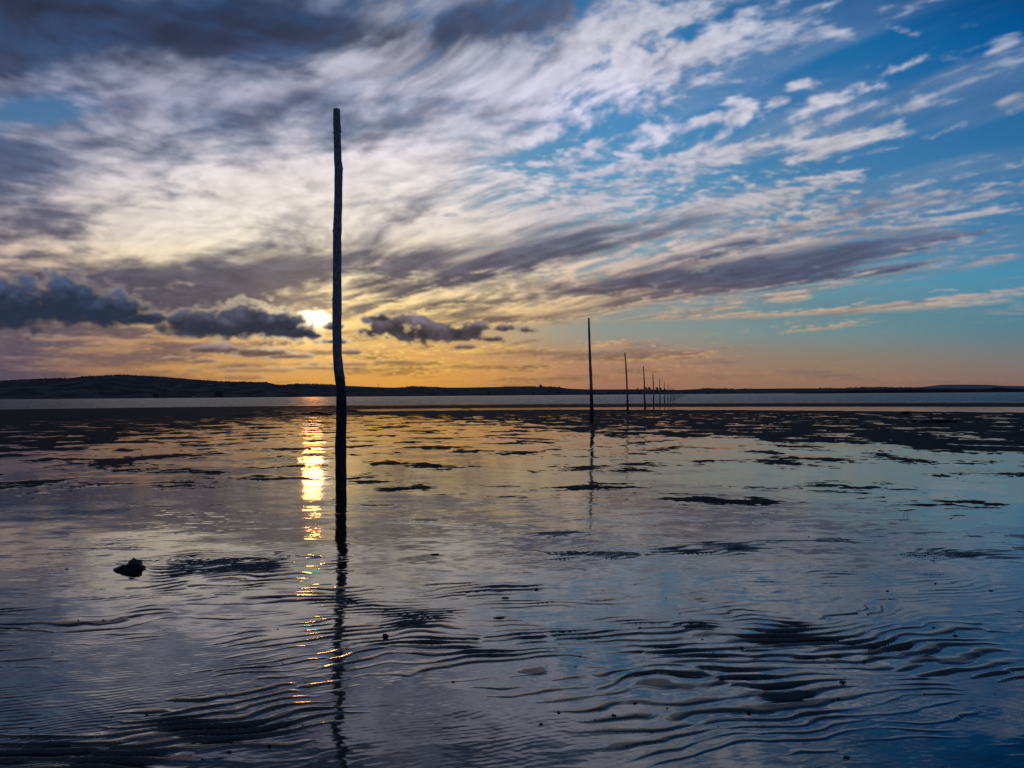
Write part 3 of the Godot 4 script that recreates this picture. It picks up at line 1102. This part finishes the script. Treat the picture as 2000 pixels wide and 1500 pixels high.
# ================================================================ POLES
# centre x, y and width of the nearest pole in the photograph
const NEAR_POLE := [[657.8,214,13.4],[658.2,240,14],[658.6,257,15.2],[658.8,262,14.2],[659.2,290,14.4],[660,315,14.8],[661.6,328,16],[661.5,345,15.4],[661.3,370,15.4],[660.6,400,15.6],[659.6,430,16],[659.2,447,16.8],[658.9,462,16.4],[658.6,490,16.8],[658.3,530,17],
	[658.1,560,17.4],[658.0,587,18.2],[658.2,600,17.6],[658.4,650,17.4],[659.4,690,17.6],[661.4,718,18.6],[663.4,736,19.6],[665.2,748,19],[666.3,764,19.2],[666.6,790,19.2],[666.2,830,19.4],[665.6,880,20],[665.5,920,20],[665.5,955,20]]


func pole_from(label: String, called_parts: bool, profile: Array, group: String, s: float) -> void:
	var foot: Array = profile[-1]
	var base := on_ground(foot[0], foot[1])
	var t := thing("guide_pole", label, "pole", base, group)
	var pts := []
	var radii := []
	# finer points between those measured, each slightly off, so that the wood is never straight
	var steps := 4 if called_parts else 2
	for i in profile.size() - 1:
		for k in steps:
			var u := float(k) / steps
			var x := lerpf(profile[i][0], profile[i + 1][0], u)
			var y := lerpf(profile[i][1], profile[i + 1][1], u)
			var w := lerpf(profile[i][2], profile[i + 1][2], u)
			var r := ray(x, y)
			r *= base.z / r.z
			var p := Vector3(0, EYE, 0) + r - base
			p.z = 0.03 * n_hill.get_noise_2d(p.y * 0.8, s)
			pts.append(p)
			radii.append(w * -base.z / F * 0.5 * (1.0 + 0.035 * n_hill.get_noise_2d(p.y * 5.0, s + 4.0)))
	pts.append(Vector3(0, 0, 0))
	radii.append(foot[2] * -base.z / F * 0.5)
	pts.append(Vector3(0, -0.45, 0))
	radii.append(radii[-1])
	var st := begin()
	pts.reverse()
	radii.reverse()
	tube(st, pts, radii, 18 if called_parts else 8, 0.10, s, true, 1.45)
	part("shaft", done(st), M.wood, t)
	if not called_parts and -base.z > 90.0:
		return
	# the lower length that the tide covers, crusted with weed
	var wet := begin()
	var wp := []
	var wr := []
	for i in pts.size():
		if pts[i].y < 1.22:
			wp.append(pts[i])
			wr.append(radii[i] * lerpf(1.06, 0.985, ss(0.55, 1.2, pts[i].y)) + 0.001)
	tube(wet, wp, wr, 22 if called_parts else 9, 0.16, s + 9.0, false)
	part("weed_crust", done(wet), M.weed, t)
	if not called_parts:
		return
	for k in [[650.5,259.5,1.5,-1], [667,257.5,1.2,1], [669.6,330,1.5,1], [649.6,451,1.6,-1], [648.6,584.5,1.7,-1], [667.5,475,0.9,1], [673.8,737,1.4,1], [653.4,741,1.0,-1], [654,362,0.8,-1]]:
		var r := ray(k[0], k[1])
		r *= base.z / r.z
		var p := Vector3(0, EYE, 0) + r - base
		var size: float = k[2] * -base.z / F
		var o := part("knot", stone(Vector3(size * 1.3, size, size * 1.3), 70 + int(k[1]), 0.5, 8), M.wood, t)
		o.position = p - Vector3(k[3] * size * 0.5, 0, 0)


func poles() -> void:
	var g := "row of wooden guide poles crossing the flats"
	pole_from("tall crooked weathered pole nearest the camera, pale above and dark with weed below", true, NEAR_POLE, g, 1.0)
	pole_from("second pole from the camera, leaning left at the top, beside the dark wet mud", true, [[1150,621,3.6],[1150.4,638,3.8],[1150.8,650,4.6],[1151.2,668,4.4],[1152,690,5],[1152.8,712,5],[1153.6,727,6],[1154.4,745,5.6],[1155,765,6.4],[1155.5,790,6.6],[1156,828,7]], g, 2.0)
	pole_from("third pole from the camera, with a crooked tip bent left", false, [[1220.4,688,2],[1221,697,2.6],[1222,704,2.6],[1222.6,718,3],[1224,738,3.2],[1224.6,756,3.2],[1225.4,775,3.6],[1226,806,4.2]], g, 3.0)
	var rest := [["fourth", 1256.7, 715.5, 1259.8, 797.4], ["fifth", 1275.0, 730.0, 1276.6, 792.2], ["sixth", 1288.5, 739.2, 1289.3, 788.7], ["seventh", 1297.4, 746.6, 1298.2, 787.2], ["eighth", 1305.1, 750.7, 1304.6, 786.0], ["ninth", 1308.6, 753.7, 1309.4, 785.3], ["tenth", 1312.5, 757.4, 1312.8, 783.8],
		["eleventh", 1314.7, 758.7, 1315.5, 782.9], ["twelfth", 1317.2, 760.5, 1317.6, 781.8], ["thirteenth", 1319.6, 761.5, 1319.9, 780.6], ["fourteenth", 1322.6, 762.5, 1322.8, 779.2], ["fifteenth", 1324.6, 763.0, 1324.8, 778.2], ["sixteenth", 1326.4, 763.8, 1326.6, 777.3],
		["seventeenth", 1328.3, 764.4, 1328.4, 776.4], ["eighteenth", 1330.0, 765.0, 1330.0, 775.6], ["nineteenth", 1331.6, 765.6, 1331.6, 774.9], ["twentieth", 1333.2, 766.2, 1333.2, 774.3], ["twenty first", 1335.2, 766.8, 1335.2, 773.5], ["twenty second", 1337.2, 767.4, 1337.2, 772.9]]
	for e in rest:
		var s: float = 4.0 + used.guide_pole
		var w: float = (e[4] - e[2]) * 0.036 + 0.25
		var prof := []
		for k in 6:
			var u := k / 5.0
			prof.append([lerpf(e[1], e[3], u) + n_hill.get_noise_2d(u * 2.0, s) * w * 0.7 * sin(PI * u), lerpf(e[2], e[4], u), w * lerpf(0.62, 1.15, u)])
		pole_from("%s pole from the camera in the receding row, a thin dark upright" % e[0], false, prof, g, s)


# ================================================================ THINGS ON THE SAND
func blades(n: int, w: float, h: float, s: int) -> ArrayMesh:
	var rng := RandomNumberGenerator.new()
	rng.seed = s
	var st := begin()
	for i in n:
		var root := Vector3(rng.randf_range(-1, 1) * w, -0.02, rng.randf_range(-0.3, 0.3) * w)
		var tip := root + Vector3(rng.randf_range(-0.6, 0.6) * h, h * rng.randf_range(0.3, 1.0) * (1.0 - 0.5 * absf(root.x) / w), rng.randf_range(-0.4, 0.4) * h)
		tube(st, [root, root.lerp(tip, 0.55) + Vector3(0, h * 0.1, 0), tip], [h * 0.035, h * 0.028, h * 0.008], 4)
	return done(st)


func rest_on(px: float, py: float, lift := 0.0) -> Vector3:
	var p := on_ground(px, py)
	var d := Vector2(p.x, p.z).length()
	p.y = level(d) + maxf(sand(p.x, p.z, d), 0.0) + lift
	return p


func things_on_the_sand() -> void:
	# the dark jagged rock
	var p := rest_on(255, 1112)
	var rock := thing("rock", "dark jagged rock in the shallow water at the left", "rock", p)
	var st := begin()
	st.append_from(stone(Vector3(0.085, 0.052, 0.07), 90, 0.45, 24), 0, Transform3D(Basis.from_euler(Vector3(0, 0.3, 0.25)), Vector3(0.0, 0.0, 0)))
	st.append_from(stone(Vector3(0.052, 0.062, 0.05), 93, 0.5, 24), 0, Transform3D(Basis.from_euler(Vector3(0.1, 0.9, -0.2)), Vector3(0.028, 0.028, 0.0)))
	st.append_from(stone(Vector3(0.055, 0.03, 0.05), 96, 0.5, 20), 0, Transform3D(Basis.from_euler(Vector3(0, 0.2, 0.3)), Vector3(-0.06, 0.006, 0.01)))
	var boulder := part("boulder", st.commit(), M.stone, rock)
	boulder.scale = Vector3(1.0, 0.82, 1.0)
	# pebbles, shells and weed: x, y, width in photograph pixels, what, label
	var list := [
		[1250,1227,9,"stone","dark pointed stone between ripples right of the middle"], [1393,1279,9,"stone","small dark stone on a ripple crest over blue water"], [1646,1333,14,"stone","largest dark stone on the ripples at the right"],
		[1823,1226,9,"stone","dark stone on a long thin ripple at the right"], [1865,1242,10,"stone","dark stone just below the one on the long thin ripple at the right"], [1655,1480,14,"stone","dark stone in the water at the bottom right corner"],
		[1091,1391,13,"stone","reddish flat stone on a ripple at the bottom middle"], [1273,1430,7,"stone","tiny stone on a low ripple at the bottom"], [1580,1049,7,"stone","dark stone on the mud bank at the right"],
		[1617,1289,7,"stone","small stone in the dark lee of a ripple at the right"], [1590,1291,5,"stone","upright sliver of stone in a ripple trough at the right"], [1858,1013,6,"stone","small stone alone in pale water far right"],
		[1217,1083,7,"stone","stone on the low mud bank below the second pole"], [1184,1091,6,"stone","small stone at the left of the low mud bank below the second pole"], [1047,1152,9,"stone","stone among faint ripples in the middle"],
		[1827,1140,6,"stone","small stone in open water at the right"], [1935,1154,8,"stone","stone among faint ripples at the right edge"], [1372,1249,6,"stone","flat dark stone on a ripple end over blue water"],
		[1637,1366,8,"stone","stone capping the tallest dark ripple at the right"], [1224,976,6,"stone","dark stone below the wide mud bank"], [1165,977,4,"stone","tiny stone left of the one below the wide mud bank"],
		[202,1213,8,"stone","dark stone on a ripple crest at the left"], [405,1399,8,"shell","pale shell on a wet ripple at the bottom left"], [447,1469,14,"stone","dark lump of stone on the ripples at the bottom left"],
		[217,1400,8,"stone","dark stone bedded in a ripple at the bottom left"], [597,1333,8,"shell","small pale shell in the water left of the pole's reflection"], [885,1332,11,"stone","dark pebble with a pale top in still water right of the pole's reflection"],
		[360,1058,5,"stone","tiny stone on a thin ripple behind the rock"], [475,1056,4,"stone","tiny stone left of the sun's glitter"], [440,1179,5,"stone","tiny stone on a crest below the dark sand patch"],
		[450,1129,5,"stone","tiny stone at the front of the dark sand patch"], [130,1112,6,"stone","dark stone in the water left of the jagged rock"], [289,1115,4,"stone","tiny stone beside the jagged rock"],
		[184,1440,6,"shell","small pale shell on the ripple at the far bottom left"], [1125,1302,5,"stone","tiny stone on the thin crest in the middle"], [953,970,5,"stone","tiny dark stone in pale golden water"],
		[371,920,5,"stone","tiny dark stone behind the mud patches at the left"], [206,917,6,"stone","dark stone at the left end of the far mud patches"], [1327,850,8,"stone","dark stone on the far mud right of the second pole"],
		[1084,911,6,"stone","dark stone left of the second pole's reflection"], [1540,907,9,"stone","pair of dark stones on a far mud strip at the right"]]
	for i in list.size():
		var e: Array = list[i]
		var at := rest_on(e[0], e[1])
		var w: float = e[2] * Vector2(at.x, at.z).length() / F * 0.36
		var o := MeshInstance3D.new()
		var shell: bool = e[3] == "shell"
		o.name = numbered("shell" if shell else "pebble")
		o.mesh = stone(Vector3(w, w * (0.3 if shell else 0.42), w * 0.8), 200 + i, 1.3, 12)
		o.material_override = M.shell if shell else M.stone
		add_child(o)
		o.position = at + Vector3(0, w * 0.05, 0)
		o.rotation.y = i * 1.3
		tag(o, e[4], "shell" if shell else "stone")
	# wrack and twigs
	var wrack := [[852,911,36,0.05,"flat dark clump of seaweed on the golden water right of the near pole"], [752,1243,16,0.035,"dark knotted clump of seaweed on a ripple right of the pole's reflection"], [690,803,28,0.30,"reddish tuft of weed on the far mud just right of the near pole"],
		[1826,826,90,0.40,"long dark bank of weed on the far mud at the right"], [1768,809,22,0.35,"small tuft of weed beside the bright far strip of water"], [975,1207,26,0.014,"thin strand of seaweed trailing on the water"], [987,1168,20,0.012,"short strand of seaweed among faint ripples"],
		[849,1083,22,0.018,"little twig of seaweed in still water near the middle"], [150,811,34,0.15,"low dark line of weed on the far mud at the left"], [470,812,40,0.15,"strip of dark weed at the edge of the golden channel"]]
	for i in wrack.size():
		var e: Array = wrack[i]
		var at := rest_on(e[0], e[1])
		var w: float = e[2] * Vector2(at.x, at.z).length() / F * 0.5
		var t := thing("seaweed_clump", e[4], "seaweed", at)
		part("fronds", blades(70 if e[2] > 25 else 26, w, e[3], 300 + i), M.reed if i == 2 else M.kelp, t)
		var mound := part("holdfast", stone(Vector3(w * 0.8, e[3] * 0.35, w * 0.25), 320 + i, 0.5, 12), M.kelp, t)
		mound.position.y = 0.002
	# driftwood
	var b := rest_on(912, 805)
	var st2 := begin()
	var pts := []
	var rad := []
	for k in 15:
		var u := k / 14.0
		pts.append(Vector3(lerpf(-0.75, 0.75, u), 0.28 * pow(sin(PI * minf(u * 1.15, 1.0)), 0.7) + 0.02, 0.1 * u))
		rad.append(lerpf(0.022, 0.04, u))
	tube(st2, pts, rad, 7, 0.2, 3.0)
	var br := part(numbered("driftwood_branch"), done(st2), M.kelp, self)
	br.position = b
	tag(br, "arched branch of driftwood on the far dark mud in the middle", "driftwood")
	var st3 := begin()
	tube(st3, [Vector3(-1.6, 0.02, 0), Vector3(-0.5, 0.08, 0.1), Vector3(0.3, 0.2, 0), Vector3(0.8, 0.06, 0), Vector3(1.6, 0.02, 0.1)], [0.03, 0.06, 0.07, 0.06, 0.03], 7, 0.3, 8.0)
	var lg := part(numbered("driftwood_log"), done(st3), M.kelp, self)
	lg.position = rest_on(612, 811)
	tag(lg, "low driftwood log in the glitter of the sun behind the near pole", "driftwood")
	for k in [[1765, 1008, "thin orange stalk standing in the pale water at the right"], [1772, 1008, "shorter orange stalk beside the first in the pale water"]]:
		var st4 := begin()
		tube(st4, [Vector3(0, -0.02, 0), Vector3(0.004, 0.03, 0), Vector3(0.012, 0.06 if k[0] < 1770 else 0.045, 0)], [0.0022, 0.0018, 0.001], 5)
		var o := part(numbered("reed_stalk"), done(st4), M.straw, self)
		o.position = rest_on(k[0], k[1])
		tag(o, k[2], "stalk")
	# shell grit and shreds of weed, too small and too many to count
	var rng := RandomNumberGenerator.new()
	rng.seed = 77
	var spots := []
	while spots.size() < 300:
		var a := rng.randf_range(-0.68, 0.68)
		var d := 2.0 + 11.0 * pow(rng.randf(), 1.4)
		var x := sin(a) * d
		var z := -cos(a) * d
		var over := sand(x, z, d)
		if over < -0.001 and rng.randf() < 0.82:
			continue
		var size := rng.randf_range(0.0015, 0.0036) * (1.0 if rng.randf() < 0.93 else 1.8)
		spots.append(Transform3D(Basis.from_euler(Vector3(0, rng.randf() * TAU, 0)).scaled(Vector3(size * 1.5, size * 0.7, size)), Vector3(x, level(d) + maxf(over, 0.0) + 0.001, z)))
	copies("beach_grit", stone(Vector3.ONE, 400, 0.9, 8), M.stone, spots)
